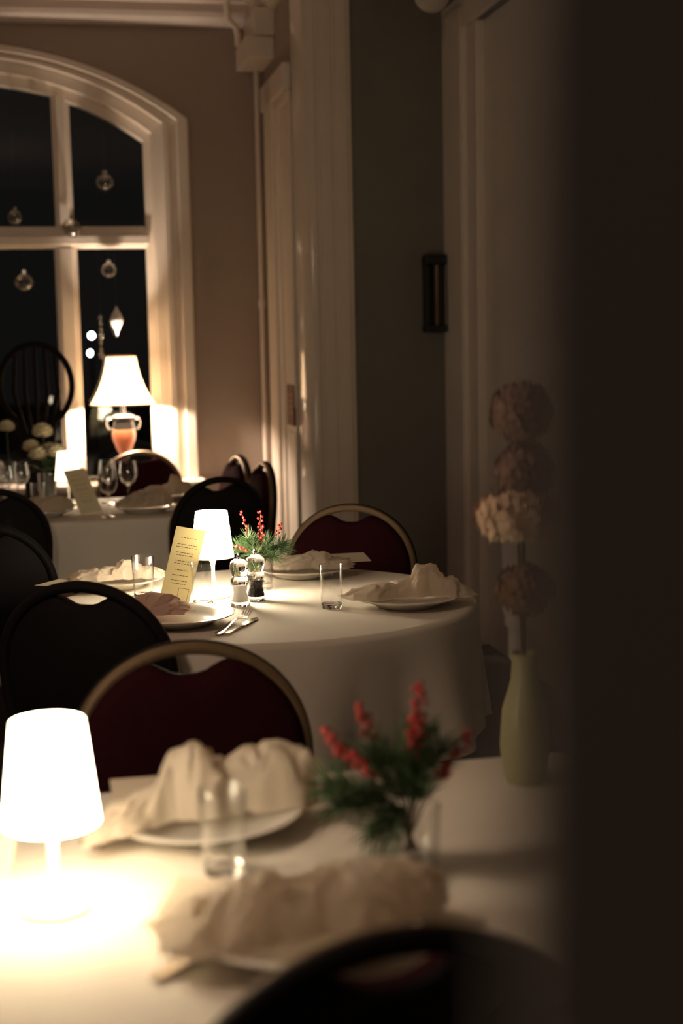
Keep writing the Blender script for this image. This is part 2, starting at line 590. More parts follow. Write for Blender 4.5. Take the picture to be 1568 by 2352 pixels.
# ------------------------------------------------------------------ chairs
def make_chair(label, group):
    t = thing('banquet_chair', label, 'chair', (0, 0, 0), 0, group)
    W, ZS, ZT = 0.222, 0.685, 0.905        # half width, spring and top of the round back
    tilt = lambda z: -0.215 - (z - 0.45) * 0.10

    def outline(w, zt, dip, n=40):
        pts = []
        for i in range(n + 1):
            an = math.pi * i / n
            x = w * math.cos(an)
            z = ZS + (zt - ZS) * math.sin(an) ** 0.92
            if dip:
                k = math.exp(-(abs(x) / 0.058) ** 3)
                z -= dip * k
            pts.append((x, z))
        wb = w * 0.80
        pts += [(-w * 0.985, 0.62), (-w * 0.94, 0.55), (-wb - 0.008, 0.485), (-wb + 0.02, 0.47), (wb - 0.02, 0.47), (wb + 0.008, 0.485), (w * 0.94, 0.55), (w * 0.985, 0.62)]
        return pts

    def pad(layers, dip):
        bm = B()
        prev = None
        for off, sc, dz in layers:
            ring = []
            for x, z in outline(W - 0.006, ZT - 0.008, dip):
                xx, zz = x * sc, 0.68 + (z - 0.68) * sc
                ring.append(bm.verts.new((xx, tilt(zz) + off, zz)))
            if prev:
                n = len(ring)
                for i in range(n):
                    bm.faces.new((prev[i], prev[(i + 1) % n], ring[(i + 1) % n], ring[i]))
            else:
                bm.faces.new(ring)
            prev = ring
        bm.faces.new(prev)
        return bm
    finish('back_pad', pad([(0.0, 1.0, 0), (0.018, 1.0, 0), (0.032, 0.97, 0), (0.040, 0.90, 0), (0.043, 0.78, 0)], 0.040), M['burgundy'], t, auto=50)['label'] = 'burgundy upholstered pad'
    finish('back_shell', pad([(0.0, 0.995, 0), (-0.008, 0.995, 0), (-0.014, 0.96, 0)], 0.040), M['black'], t, auto=50)['label'] = 'black rear shell'
    rear = [(W * 0.80, 0.45), (W * 0.90, 0.52), (W * 0.985, 0.61)] + outline(W, ZT, 0)[:41] + [(-W * 0.985, 0.61), (-W * 0.90, 0.52), (-W * 0.80, 0.45)]
    bm = B()
    tube(bm, [(x * 1.004, tilt(z) - 0.010, z + 0.001) for x, z in rear], 0.0142, 10)
    finish('rear_edging', bm, M['black'], t)['label'] = 'black edging round the rear'
    bm = B()
    o = outline(W, ZT, 0)
    path = o[:41]
    path = [(W * 0.80, 0.44), (W * 0.90, 0.52), (W * 0.985, 0.61)] + path + [(-W * 0.985, 0.61), (-W * 0.90, 0.52), (-W * 0.80, 0.44)]
    tube(bm, [(x, tilt(z) + 0.002, z) for x, z in path], 0.0125, 10)
    finish('back_frame', bm, M['brass'], t)['label'] = 'dull gold tube rim with a hand hole under its top'
    bm = B()
    prev = None
    for z, sc in ((0.405, 0.93), (0.415, 1.0), (0.445, 1.0), (0.460, 0.96), (0.467, 0.85)):
        ring = []
        for i in range(36):
            an = 2 * math.pi * i / 36
            c, s = math.cos(an), math.sin(an)
            x = 0.215 * sc * math.copysign(abs(c) ** 0.55, c)
            y = 0.205 * sc * math.copysign(abs(s) ** 0.55, s)
            ring.append(bm.verts.new((x * (1.0 + 0.06 * (y / 0.2)), y + 0.01, z)))
        if prev:
            for i in range(36):
                bm.faces.new((prev[i], prev[(i + 1) % 36], ring[(i + 1) % 36], ring[i]))
        else:
            bm.faces.new(ring)
        prev = ring
    bm.faces.new(prev)
    finish('seat', bm, M['burgundy'], t, auto=50)
    for sx in (-1, 1):
        for (y0, y1) in ((0.17, 0.20), (-0.20, -0.25)):
            bm = B()
            top = 0.41 if y0 > 0 else 0.46
            tube(bm, [(sx * 0.178, y0, top), (sx * 0.185, (y0 + y1) / 2, 0.2), (sx * 0.19, y1, 0.0)], [0.0125, 0.0115, 0.010], 10)
            finish('leg', bm, M['legs'], t)
    return t


CH = 'round backed banquet chairs around the tables'
CHAIRS = [  # back-top point x, y, rotation in degrees, label
    (-0.296, 2.64, 194, 'burgundy round backed chair with gold rim at the far side of the nearest table'),
    (-0.626, 3.37, -16, 'black backed chair tucked in at the near side of the round table'),
    (0.032, 4.90, 166, 'gold rimmed dark chair behind the round table before the slate wall'),
    (-1.160, 4.55, 8, 'black backed chair left of the round table, turned away from it'),
    (-1.414, 5.72, 12, 'black backed chair at the near left side of the window table'),
    (-0.520, 6.05, 34, 'black backed chair with open hand hole at the window table corner'),
    (-1.090, 7.71, 192, 'dark burgundy chair between the window table and the window lamp'),
    (-0.520, 7.24, 110, 'red chair seen from its side nearest the window wall, behind another red chair'),
    (-0.365, 6.79, 106, 'red chair seen from its side in front of the alcove casing'),
    (0.040, 1.30, 18, 'black backed chair at the bottom of the nearest table, very close'),
]
chair0 = None
for x, y, deg, lab in CHAIRS:
    r = math.radians(deg)
    yb = -0.26   # local y of the back at its top
    loc = (x - (-math.sin(r)) * yb, y - math.cos(r) * yb, 0)
    if chair0 is None:
        chair0 = make_chair(lab, CH)
        chair0.location = loc
        chair0.rotation_euler = (0, 0, r)
    else:
        dup(chair0, loc, r, lab, CH)


# ------------------------------------------------------------------ tables and cloths
ZT = 0.75


def cloth(name, pts, drop, seed, label, amp=0.030, nf=26):
    """pts: closed outline [(x, y, nx, ny)] of the table edge; cloth lies on top and hangs in folds"""
    bm = B()
    rng = random.Random(seed)
    n = len(pts)
    L = [0.0]
    for i in range(n):
        p, q = pts[i], pts[(i + 1) % n]
        L.append(L[-1] + math.hypot(q[0] - p[0], q[1] - p[1]))
    ph = [rng.uniform(0, 6.28) for _ in range(4)]

    def wave(i):
        s = 2 * math.pi * L[i] / L[-1]
        return (0.55 * math.sin(nf * s * 0.5 + ph[0] + 1.2 * math.sin(3 * s + ph[2])) + 0.3 * math.sin(nf * s + ph[1]) + 0.25 * math.sin(5 * s + ph[3]))
    cxy = (sum(p[0] for p in pts) / n, sum(p[1] for p in pts) / n)
    rings = []
    spec = [(-0.5, 0), (-0.25, 0), (-0.10, 0), (-0.02, 0.0), (-0.006, -0.001), (0.002, -0.006), (0.006, -0.016)]
    for off, dz in spec:
        ring = []
        for (x, y, nx, ny) in pts:
            if off <= -0.1:
                k = -off * 1.2
                ring.append(bm.verts.new((x + (cxy[0] - x) * k, y + (cxy[1] - y) * k, ZT + dz)))
            else:
                ring.append(bm.verts.new((x + nx * off, y + ny * off, ZT + dz)))
        rings.append(ring)
    for k in range(1, 9):
        d = k / 8
        ring = []
        for i, (x, y, nx, ny) in enumerate(pts):
            w = wave(i)
            off = 0.006 + 0.012 * d + amp * (w + 0.35) * d ** 1.2
            off = max(off, 0.004)
            z = ZT - 0.016 - (drop - 0.016) * d + 0.012 * w * d
            ring.append(bm.verts.new((x + nx * off, y + ny * off, z)))
        rings.append(ring)
    c = bm.verts.new((cxy[0], cxy[1], ZT))
    for i in range(n):
        bm.faces.new((c, rings[0][i], rings[0][(i + 1) % n]))
    for a, b in zip(rings, rings[1:]):
        for i in range(n):
            bm.faces.new((a[i], b[i], b[(i + 1) % n], a[(i + 1) % n]))
    o = finish(name, bm, M['linen'], None, True, auto=80)
    return o


def circle_pts(c, R, n=200):
    return [(c[0] + R * math.cos(2 * math.pi * i / n), c[1] + R * math.sin(2 * math.pi * i / n), math.cos(2 * math.pi * i / n), math.sin(2 * math.pi * i / n)) for i in range(n)]


def rect_pts(o, ang, w, d, r=0.03, step=0.02):
    """rectangle whose near right corner is o; extends w to the left along -u and d along v"""
    u = (math.cos(ang), math.sin(ang)); v = (-math.sin(ang), math.cos(ang))
    loc = []
    cs = [((-r, r), -90), ((-r, d - r), 0), ((-w + r, d - r), 90), ((-w + r, r), 180)]
    for k, ((cx, cy), a0) in enumerate(cs):
        for i in range(7):
            a = math.radians(a0 + 90 * i / 6)
            loc.append((cx + r * math.cos(a), cy + r * math.sin(a), math.cos(a), math.sin(a)))
        (nx_, ny_), a1 = cs[(k + 1) % 4]
        p = loc[-1]
        a = math.radians(a1)
        q = (nx_ + r * math.cos(a), ny_ + r * math.sin(a))
        m = int(math.hypot(q[0] - p[0], q[1] - p[1]) / step)
        for i in range(1, m):
            t = i / m
            loc.append((p[0] + (q[0] - p[0]) * t, p[1] + (q[1] - p[1]) * t, p[2], p[3]))
    return [(o[0] + x * u[0] + y * v[0], o[1] + x * u[1] + y * v[1], nx * u[0] + ny * v[0], nx * u[1] + ny * v[1]) for x, y, nx, ny in loc]


MC = (-0.227, 3.99)
tag(cloth('tablecloth', circle_pts(MC, 0.600), 0.345, 3, '', 0.062, 11), 'white linen cloth draped over the round table', 'tablecloth')
t = thing('dining_table', 'round table hidden under the draped white cloth', 'table', (MC[0], MC[1], 0))
bm = B(); lathe(bm, [(0, 0.71), (0.585, 0.71), (0.592, 0.72), (0.592, 0.740), (0.585, 0.747), (0, 0.747)], 64); finish('table_top', bm, M['wood'], t)
bm = B(); lathe(bm, [(0, 0.03), (0.05, 0.05), (0.04, 0.3), (0.045, 0.6), (0.09, 0.71), (0, 0.71)], 24); finish('pedestal', bm, M['wood'], t)
bm = B(); lathe(bm, [(0, 0.0), (0.26, 0.0), (0.27, 0.012), (0.24, 0.028), (0.05, 0.045), (0, 0.045)], 40); finish('base', bm, M['wood'], t)

TA = math.radians(13.5)


def rect_table(o, w, d, seed, lab_c, lab_t, drop=0.275):
    tag(cloth('tablecloth', rect_pts(o, TA, w, d), drop, seed, '', 0.012, 40), lab_c, 'tablecloth')
    t = thing('dining_table', lab_t, 'table', (o[0], o[1], 0), TA)
    bm = B(); box(bm, (-w + 0.01, 0.01, 0.715), (-0.01, d - 0.01, 0.747)); finish('table_top', bm, M['wood'], t, False, 0.004)
    for x in (-w + 0.07, -0.07):
        for y in (0.07, d - 0.07):
            bm = B(); box(bm, (x - 0.025, y - 0.025, 0), (x + 0.025, y + 0.025, 0.715)); finish('leg', bm, M['wood'], t, False, 0.004)


u_ = Vector((math.cos(TA), math.sin(TA), 0)); v_ = Vector((-math.sin(TA), math.cos(TA), 0))
far_corner = Vector((0.40, 2.452, 0))
rect_table(far_corner - v_ * 0.92, 1.9, 0.92, 5, 'white linen cloth on the nearest table, glowing under its lamp', 'rectangular table under the nearest white cloth')
rect_table(Vector((-0.600, 6.07, 0)), 1.7, 0.92, 8, 'white linen cloth on the window table, hanging in shade', 'rectangular table under the cloth by the window')


# ------------------------------------------------------------------ lamps
def make_lamp(label, strength):
    shade_m = glow('lit lamp shade', (1.0, 0.84, 0.58, 1), strength)
    t = thing('table_lamp', label, 'lamp', (0, 0, 0), 0, 'small white cordless lamps on the tables')
    bm = B(); lathe(bm, [(0, 0), (0.046, 0), (0.048, 0.003), (0.046, 0.009), (0.012, 0.014), (0, 0.014)], 48); finish('base', bm, M['lampwhite'], t)
    bm = B(); lathe(bm, [(0, 0.012), (0.010, 0.013), (0.0055, 0.022), (0.005, 0.085), (0.007, 0.100), (0.014, 0.116), (0.016, 0.128), (0, 0.130)], 24); finish('stem', bm, M['lampwhite'], t)
    bm = B(); lathe(bm, [(0.0615, 0.116), (0.0460, 0.250), (0.0445, 0.250), (0.0600, 0.116)], 64, closed=True); sh = finish('lamp_shade', bm, shade_m, t)
    for r, z in ((0.0460, 0.2485), (0.0617, 0.1165)):
        bm = B()
        tube(bm, [(r * math.cos(2 * math.pi * i / 64), r * math.sin(2 * math.pi * i / 64), z) for i in range(65)], 0.0012, 6, False)
        finish('trim', bm, M['trim'], sh)
    bm = B()
    for i in range(3):
        a = 2 * math.pi * i / 3
        tube(bm, [(0, 0, 0.215), (0.049 * math.cos(a), 0.049 * math.sin(a), 0.215)], 0.0012, 6)
    lathe(bm, [(0, 0.128), (0.004, 0.128), (0.004, 0.215), (0, 0.217)], 12)
    finish('shade_holder', bm, M['lampwhite'], t)
    return t


LAMPS = [(-0.380, 1.769, 22.0, 0.38, 'glowing cordless lamp on the nearest table, cut by the photo edge'),
         (-0.374, 4.06, 65.0, 1.5, 'glowing cordless lamp on the round table behind the upright menu'),
         (-1.265, 6.58, 3.0, 0.12, 'small dim cordless lamp among the glasses on the window table')]
for x, y, L, P, lab in LAMPS:
    o = make_lamp(lab, L)
    o.location = (x, y, ZT)
    lamp_light('lamp_bulb', (x, y + 0.001, ZT + 0.205), P, LED, 0.010)

# tall lamp on the window sill
wl = thing('table_lamp', 'tall lamp with coral urn base and bell shade on the window sill', 'lamp', room(-0.850, -0.09, SILL), TH)
bm = B()
pr = [(0.178, 0.430), (0.150, 0.475), (0.125, 0.525), (0.103, 0.585), (0.088, 0.645), (0.080, 0.695)]
lathe(bm, pr + [(r - 0.003, z) for r, z in reversed(pr)], 64, closed=True)
ws = finish('lamp_shade', bm, M['shade_w'], wl)
for r, z in ((0.1785, 0.430), (0.0805, 0.695)):
    bm = B()
    tube(bm, [(r * math.cos(2 * math.pi * i / 64), r * math.sin(2 * math.pi * i / 64), z) for i in range(65)], 0.004, 6, False)
    finish('trim', bm, M['trim'], ws)
bm = B(); lathe(bm, [(0, 0), (0.062, 0), (0.064, 0.02), (0.05, 0.035), (0.028, 0.06), (0.022, 0.10), (0.024, 0.15), (0, 0.15)], 32); finish('foot', bm, M['blackglaze'], wl)
bm = B(); lathe(bm, [(0, 0.145), (0.028, 0.150), (0.045, 0.185), (0.060, 0.230), (0.066, 0.265), (0.062, 0.285), (0.055, 0.29), (0, 0.29)], 40); finish('urn', bm, M['coral'], wl)['label'] = 'coral urn body'
bm = B(); lathe(bm, [(0, 0.285), (0.058, 0.288), (0.060, 0.310), (0.052, 0.335), (0.070, 0.350), (0.072, 0.362), (0.045, 0.372), (0, 0.376)], 40); finish('collar', bm, M['blackglaze'], wl)['label'] = 'black glazed shoulder'
for s in (-1, 1):
    bm = B()
    tube(bm, [(s * 0.058, 0, 0.345), (s * 0.082, 0, 0.350), (s * 0.088, 0, 0.325), (s * 0.078, 0, 0.295), (s * 0.060, 0, 0.285)], 0.007, 8)
    finish('handle', bm, M['chrome'], wl)
bm = B(); lathe(bm, [(0, 0.37), (0.012, 0.37), (0.010, 0.44), (0.014, 0.50), (0.010, 0.56), (0, 0.565)], 16); finish('stem', bm, M['chrome'], wl)
lamp_light('window_bulb', room(-0.850, -0.128, SILL + 0.480), 75.0, (1.0, 0.80, 0.60), 0.025)


# ------------------------------------------------------------------ plates, napkins, cards
def make_plate(label):
    bm = B()
    pr = [(0, 0.004), (0.070, 0.004), (0.078, 0.0), (0.084, 0.001), (0.095, 0.010), (0.120, 0.019), (0.146, 0.027), (0.148, 0.030), (0.145, 0.031), (0.118, 0.024), (0.095, 0.015), (0.082, 0.010), (0, 0.009)]
    lathe(bm, pr, 72)
    return tag(finish('dinner_plate', bm, M['china'], None, True, auto=50), label, 'plate', 'white china plates laid on the tables')


def interp(tab, s):
    for (s0, *a), (s1, *b) in zip(tab, tab[1:]):
        if s <= s1:
            t = (s - s0) / (s1 - s0)
            t = t * t * (3 - 2 * t)
            return [p + (q - p) * t for p, q in zip(a, b)]
    return list(tab[-1][1:])


def make_napkin(tab, L, seed, label, m='napkin', z0=0.029, fold=0.010, bend=0.0):
    """crumpled cloth: tab rows are (s, half width, height, side shift) along its length, s from -1 to 1"""
    bm = B()
    ns, nt = 90, 40
    rows = []
    for i in range(ns + 1):
        s = -1 + 2 * i / ns
        w, h, sh = interp(tab, s)
        row = []
        for j in range(nt + 1):
            t = -1 + 2 * j / nt
            p = Vector((s * 3.1, t * 1.3, seed * 7.3))
            q = p + Vector((noise.noise(p * 0.9), noise.noise(p * 0.9 + Vector((9, 0, 0))), 0)) * 0.9
            rid = 1 - abs(noise.noise(q * 1.6)) * 2
            rid2 = 1 - abs(noise.noise(q * 3.4 + Vector((0, 5, 0)))) * 2
            edge = 1 - abs(t) ** 2.2
            lx = s * L + 0.012 * noise.noise(q * 2.1 + Vector((3, 3, 3))) + 0.004 * rid2
            ly = sh + t * w * (1 + 0.22 * noise.noise(Vector((s * 4, seed, t * 0.6)))) + bend * s * s
            hump = h * edge
            amp = min(1.0, h / 0.03)
            z = z0 + hump + fold * amp * (rid - 0.35) * (0.35 + 0.65 * edge) + 0.4 * fold * amp * (rid2 - 0.3) * (0.4 + 0.6 * edge)
            z = max(z, z0 - 0.012 + 0.006 * noise.noise(q * 2))
            row.append(bm.verts.new((lx, ly, max(z, z0 - 0.004))))
        rows.append(row)
    for a, b in zip(rows, rows[1:]):
        for j in range(nt):
            bm.faces.new((a[j], b[j], b[j + 1], a[j + 1]))
    bmesh.ops.solidify(bm, geom=list(bm.faces), thickness=0.0022)
    o = finish('napkin', bm, M[m], None, True, auto=75)
    return tag(o, label, 'napkin', 'folded cloth napkins on the plates')


BOW = [(-1, 0.022, 0.004, -0.010), (-0.8, 0.070, 0.018, -0.006), (-0.45, 0.085, 0.034, 0), (-0.12, 0.060, 0.034, 0.0), (0.05, 0.050, 0.042, 0.0), (0.18, 0.060, 0.084, 0.004), (0.36, 0.055, 0.078, 0.006), (0.46, 0.060, 0.054, 0.0), (0.62, 0.075, 0.046, 0), (0.82, 0.060, 0.022, 0), (1, 0.030, 0.006, 0)]
FLAT = [(-1, 0.03, 0.006, 0), (-0.7, 0.065, 0.022, 0), (-0.35, 0.075, 0.026, 0.0), (0.0, 0.060, 0.032, 0), (0.15, 0.055, 0.046, 0), (0.38, 0.065, 0.040, 0), (0.6, 0.07, 0.024, 0), (0.85, 0.06, 0.020, 0), (1, 0.04, 0.008, 0)]
KNOT = [(-1, 0.060, 0.010, -0.085), (-0.72, 0.062, 0.030, -0.060), (-0.45, 0.050, 0.045, -0.03), (-0.30, 0.052, 0.085, 0.0), (-0.08, 0.055, 0.098, 0.0), (0.10, 0.050, 0.080, 0), (0.20, 0.040, 0.066, 0.01), (0.35, 0.050, 0.082, 0.02), (0.65, 0.050, 0.088, 0.02), (0.88, 0.042, 0.078, 0.02), (1, 0.02, 0.058, 0.02)]
ROLLED = [(-1, 0.05, 0.008, 0.0), (-0.7, 0.08, 0.030, 0), (-0.3, 0.09, 0.055, 0), (0.0, 0.075, 0.045, 0), (0.25, 0.08, 0.050, 0), (0.6, 0.07, 0.055, 0), (0.85, 0.05, 0.040, 0), (1, 0.02, 0.02, 0)]

PLATES = [  # point on the table, napkin profile, half length, rotation, seed, labels
    ((0.175, 3.86), BOW, 0.185, 0.02, 1, 'white plate at the right side of the round table', 'cream napkin heaped in a bow on the right plate of the round table', 'napkin'),
    ((-0.125, 4.40), FLAT, 0.160, -0.05, 2, 'white plate before the gold rimmed chair behind the round table', 'cream napkin on the plate behind the berry sprigs', 'napkin'),
    ((-0.690, 4.26), FLAT, 0.150, 0.25, 3, 'white plate at the left rear of the round table', 'crumpled cream napkin left of the upright menu', 'napkin'),
    ((-0.430, 3.66), None, 0, 0, 4, 'white plate in front of the upright menu, beside the fork', None, 'pink'),
    ((-0.215, 2.07), KNOT, 0.170, 0.10, 5, 'white plate at the far side of the nearest table', 'knotted cream napkin standing behind a tumbler on the nearest table', 'napkin'),
    ((-0.060, 1.66), ROLLED, 0.185, 0.30, 6, 'white plate in front of the closest chair', 'rumpled napkin in shade on the plate closest to the viewer', 'napkin'),
    ((-0.870, 6.24), ROLLED, 0.13, 0.1, 7, 'white plate at the front edge of the window table, right of the menu', 'pale napkin on the plate right of the window table menu', 'napkin'),
    ((-1.300, 6.15), ROLLED, 0.13, 0.0, 8, 'white plate at the front edge of the window table, left of the menu', 'pale napkin on the plate left of the window table menu', 'napkin'),
    ((-0.830, 6.72), BOW, 0.16, 0.35, 9, 'white plate at the far right corner of the window table', 'peaked napkin on the far right corner of the window table', 'napkin'),
]
p0 = None
for (x, y), tab, L, rz, seed, lp, ln, m in PLATES:
    if p0 is None:
        p0 = make_plate(lp); p0.location = (x, y, ZT + 0.001)
    else:
        dup(p0, (x, y, ZT + 0.001), seed * 0.7, lp)
    if tab:
        n = make_napkin(tab, L, seed, ln, m)
        n.location = (x, y, ZT + 0.002)
        n.rotation_euler = (0, 0, rz)
n = make_napkin([(-1, 0.05, 0.020, 0), (-0.5, 0.075, 0.046, 0), (0.1, 0.075, 0.044, 0), (0.5, 0.06, 0.026, 0), (1, 0.03, 0.006, 0)], 0.090, 11, 'smooth pinkish napkin on the plate in front of the upright menu', 'pink', fold=0.0015)
n.location = (-0.480, 3.70, ZT + 0.002)
n.rotation_euler = (0, 0, -0.5)


def make_card(name, label, corners, m, group, text=True, boxed=True):
    """a card of real thickness from bottom left, bottom right, top right, top left"""
    c = [Vector(p) for p in corners]
    c[2] = c[1] + c[3] - c[0]
    nrm = (c[1] - c[0]).cross(c[3] - c[0]).normalized()
    ctr = (c[0] + c[1]) / 2
    t = thing(name, label, 'card', ctr, 0, group)
    bm = B()
    f = [bm.verts.new(p - ctr) for p in c]
    k = [bm.verts.new(p - ctr - nrm * 0.0009) for p in c]
    bm.faces.new(f); bm.faces.new(list(reversed(k)))
    for i in range(4):
        bm.faces.new((f[i], k[i], k[(i + 1) % 4], f[(i + 1) % 4]))
    finish('sheet', bm, m, t, False)
    if not text:
        return t
    ex, ey = c[1] - c[0], c[3] - c[0]
    wpt = lambda u, v: c[0] - ctr + ex * u + ey * v + nrm * 0.0004

    def bar(bm, u0, v0, u1, v1):
        vs = [bm.verts.new(wpt(*q)) for q in ((u0, v0), (u1, v0), (u1, v1), (u0, v1))]
        bm.faces.new(vs)
    rng = random.Random(4)
    bm = B()
    for v, n in ((0.86, 2), (0.77, 2), (0.735, 3), (0.66, 2), (0.625, 3), (0.55, 2), (0.515, 3), (0.43, 3), (0.36, 2), (0.29, 2), (0.25, 3)):
        tot = rng.uniform(0.45, 0.72)
        u = 0.5 - tot / 2
        while u < 0.5 + tot / 2 - 0.03:
            w = rng.uniform(0.05, 0.13)
            bar(bm, u, v, min(u + w, 0.5 + tot / 2), v + 0.008)
            u += w + 0.025
    finish('printed_text', bm, M['ink'], t, False)
    if boxed:
        bm = B()
        u0, u1, v0, v1, q, qv = 0.55, 0.90, 0.035, 0.205, 0.014, 0.006
        bar(bm, u0, v0, u1, v0 + qv); bar(bm, u0, v1 - qv, u1, v1)
        bar(bm, u0, v0, u0 + q, v1); bar(bm, u1 - q, v0, u1, v1)
        finish('printed_box', bm, M['ink'], t, False)
    return t


MENUS = 'gold menu cards leaning on the table lamps'
make_card('menu_card', 'gold upright menu card leaning on the round table lamp', [at(365, 1379, 3.935), at(433, 1390, 3.938), at(475, 1218, 3.995), at(405, 1208, 3.995)], M['menu'], MENUS)
make_card('menu_card', 'brownish menu card leaning on the window table lamp', [at(186, 1182, 6.19), at(236, 1174, 6.22), at(205, 1073, 6.34), at(145, 1082, 6.32)], M['menu'], MENUS, True, False)
make_card('menu_card', 'bright menu card at the left edge of the nearest table under the lamp', [on(-45, 2030, ZT), on(22, 2012, ZT), at(48, 1890, 1.90), at(-20, 1895, 1.91)], M['menu'], MENUS, True, False)


def flat_card(label, x, y, z, w, h, rz, tilt=0.0):
    t = thing('place_card', label, 'card', (x, y, z), rz, 'cream cards tucked under the napkins')
    bm = B(); box(bm, (-w / 2, -h / 2, 0), (w / 2, h / 2, 0.0012))
    o = finish('sheet', bm, M['card'], t, False)
    o.rotation_euler = (tilt, 0, 0)


flat_card('cream card corner sticking out right of the napkin behind the berries', 0.0, 4.42, ZT + 0.052, 0.16, 0.11, 0.20, 0.10)
flat_card('cream card corner sticking out left of the crumpled napkin', -0.81, 4.14, ZT + 0.034, 0.15, 0.12, -0.45, 0.0)
flat_card('cream card behind the knotted napkin, beside the nearest lamp', -0.265, 2.15, ZT + 0.036, 0.20, 0.13, 0.2, 0.05)
flat_card('cream card corner under the shaded napkin of the closest plate', -0.165, 1.72, ZT + 0.034, 0.13, 0.11, -0.12, 0.0)


# ------------------------------------------------------------------ glasses
def make_tumbler(label):
    t = thing('tumbler', label, 'glass', (0, 0, 0), 0, 'empty water tumblers on the tables')
    bm = B()
    lathe(bm, [(0.0287, 0.014), (0.030, 0.03), (0.0325, 0.119), (0.0318, 0.1205), (0.0310, 0.119), (0.0288, 0.03), (0.0270, 0.0165)], 48)
    finish('glass_wall', bm, M['glass'], t, True, auto=50)
    bm = B()
    lathe(bm, [(0, 0), (0.026, 0), (0.0283, 0.003), (0.0289, 0.0135), (0.024, 0.0115), (0, 0.0105)], 48)
    finish('glass_base', bm, M['thick'], t, True, auto=50)
    return t


TUMB = [(-0.579, 4.08, 'empty tumbler left of the upright menu'),
        (-0.392, 3.93, 'brightly lit tumbler in front of the round table lamp'),
        (-0.032, 3.85, 'tumbler beside the right napkin on the round table'),
        (-0.171, 1.885, 'blurred tumbler in front of the knotted napkin'),
        (-1.375, 6.42, 'broad tumbler left of the small lamp on the window table')]
g0 = None
for x, y, lab in TUMB:
    if g0 is None:
        g0 = make_tumbler(lab); g0.location = (x, y, ZT + 0.001)
    else:
        dup(g0, (x, y, ZT + 0.001), 0, lab)


def make_wine(label):
    t = thing('wine_glass', label, 'glass', (0, 0, 0), 0, 'stemmed wine glasses on the window table')
    bm = B(); lathe(bm, [(0.010, 0.095), (0.030, 0.110), (0.041, 0.135), (0.042, 0.160), (0.036, 0.205), (0.0352, 0.205), (0.0410, 0.160), (0.040, 0.136), (0.029, 0.112), (0, 0.100)], 36); finish('bowl', bm, M['glass'], t)
    bm = B(); lathe(bm, [(0, 0.006), (0.006, 0.012), (0.0035, 0.03), (0.0035, 0.08), (0.010, 0.096), (0, 0.098)], 16); finish('stem', bm, M['glass'], t)
    bm = B(); lathe(bm, [(0, 0), (0.034, 0), (0.035, 0.002), (0.010, 0.006), (0, 0.007)], 36); finish('foot', bm, M['glass'], t)
    return t


WINE = [(-1.000, 6.08, 'front wine glass right of the window table menu'),
        (-0.975, 6.50, 'wine glass standing behind the front one, right of the menu'),
        (-1.090, 6.62, 'wine glass nearest the lit window casing behind the menu'),
        (-1.515, 6.36, 'front wine glass at the left end of the window table'),
        (-1.480, 6.56, 'wine glass in front of the tall dark chair'),
        (-1.610, 6.60, 'wine glass at the photo edge on the window table')]
w0 = None
for x, y, lab in WINE:
    if w0 is None:
        w0 = make_wine(lab); w0.location = (x, y, ZT + 0.001)
    else:
        dup(w0, (x, y, ZT + 0.001), 0, lab)


# mills
def make_mill(kind, x, y, label):
    t = thing('pepper_mill' if kind == 'pepper' else 'salt_mill', label, 'mill', (x, y, ZT + 0.001))
    bm = B()
    lathe(bm, [(0, 0), (0.026, 0), (0.028, 0.004), (0.027, 0.014), (0.022, 0.026), (0.019, 0.040), (0.022, 0.056), (0.026, 0.066), (0.025, 0.076), (0.020, 0.084), (0, 0.085)], 40)
    finish('body', bm, M['acrylic'], t)
    bm = B()
    lathe(bm, [(0, 0.087), (0.022, 0.087), (0.024, 0.091), (0.026, 0.104), (0.027, 0.113), (0.024, 0.124), (0.015, 0.131), (0, 0.133)], 40)
    finish('head', bm, M['acrylic'], t)
    bm = B()
    lathe(bm, [(0, 0.012), (0.016, 0.012), (0.0155, 0.040), (0.0160, 0.060), (0, 0.062)], 28)
    finish('salt_fill' if kind == 'salt' else 'peppercorn_fill', bm, M[kind], t)
    bm = B()
    lathe(bm, [(0, 0.132), (0.004, 0.132), (0.006, 0.137), (0.0055, 0.143), (0.0025, 0.148), (0, 0.1485)], 20)
    lathe(bm, [(0, 0.0855), (0.021, 0.0855), (0.021, 0.0868), (0, 0.0868)], 28)
    finish('knob', bm, M['chrome'], t)
    return t


make_mill('salt', -0.287, 3.905, 'clear mill holding white salt in front of the berry vase')
make_mill('pepper', -0.247, 3.985, 'clear mill with dark peppercorns just behind the salt mill')


# cutlery
def place_on(o, p0, p1, roll=0.0):
    d = (Vector(p1) - Vector(p0)).normalized()
    o.location = p0
    o.rotation_euler = (0, -math.asin(d.z), math.atan2(d.y, d.x))


def sheet(bm, secs, th=0.0012):
    """strip along +x: secs (x, half width, z)"""
    top = [(bm.verts.new((x, -w, z + th)), bm.verts.new((x, w, z + th))) for x, w, z in secs]
    bot = [(bm.verts.new((x, -w, z - th)), bm.verts.new((x, w, z - th))) for x, w, z in secs]
    for i in range(len(secs) - 1):
        bm.faces.new((top[i][0], top[i + 1][0], top[i + 1][1], top[i][1]))
        bm.faces.new((bot[i][0], bot[i][1], bot[i + 1][1], bot[i + 1][0]))
        for s in (0, 1):
            bm.faces.new((top[i][s], bot[i][s], bot[i + 1][s], top[i + 1][s]))
    for i in (0, -1):
        bm.faces.new((top[i][0], top[i][1], bot[i][1], bot[i][0]))


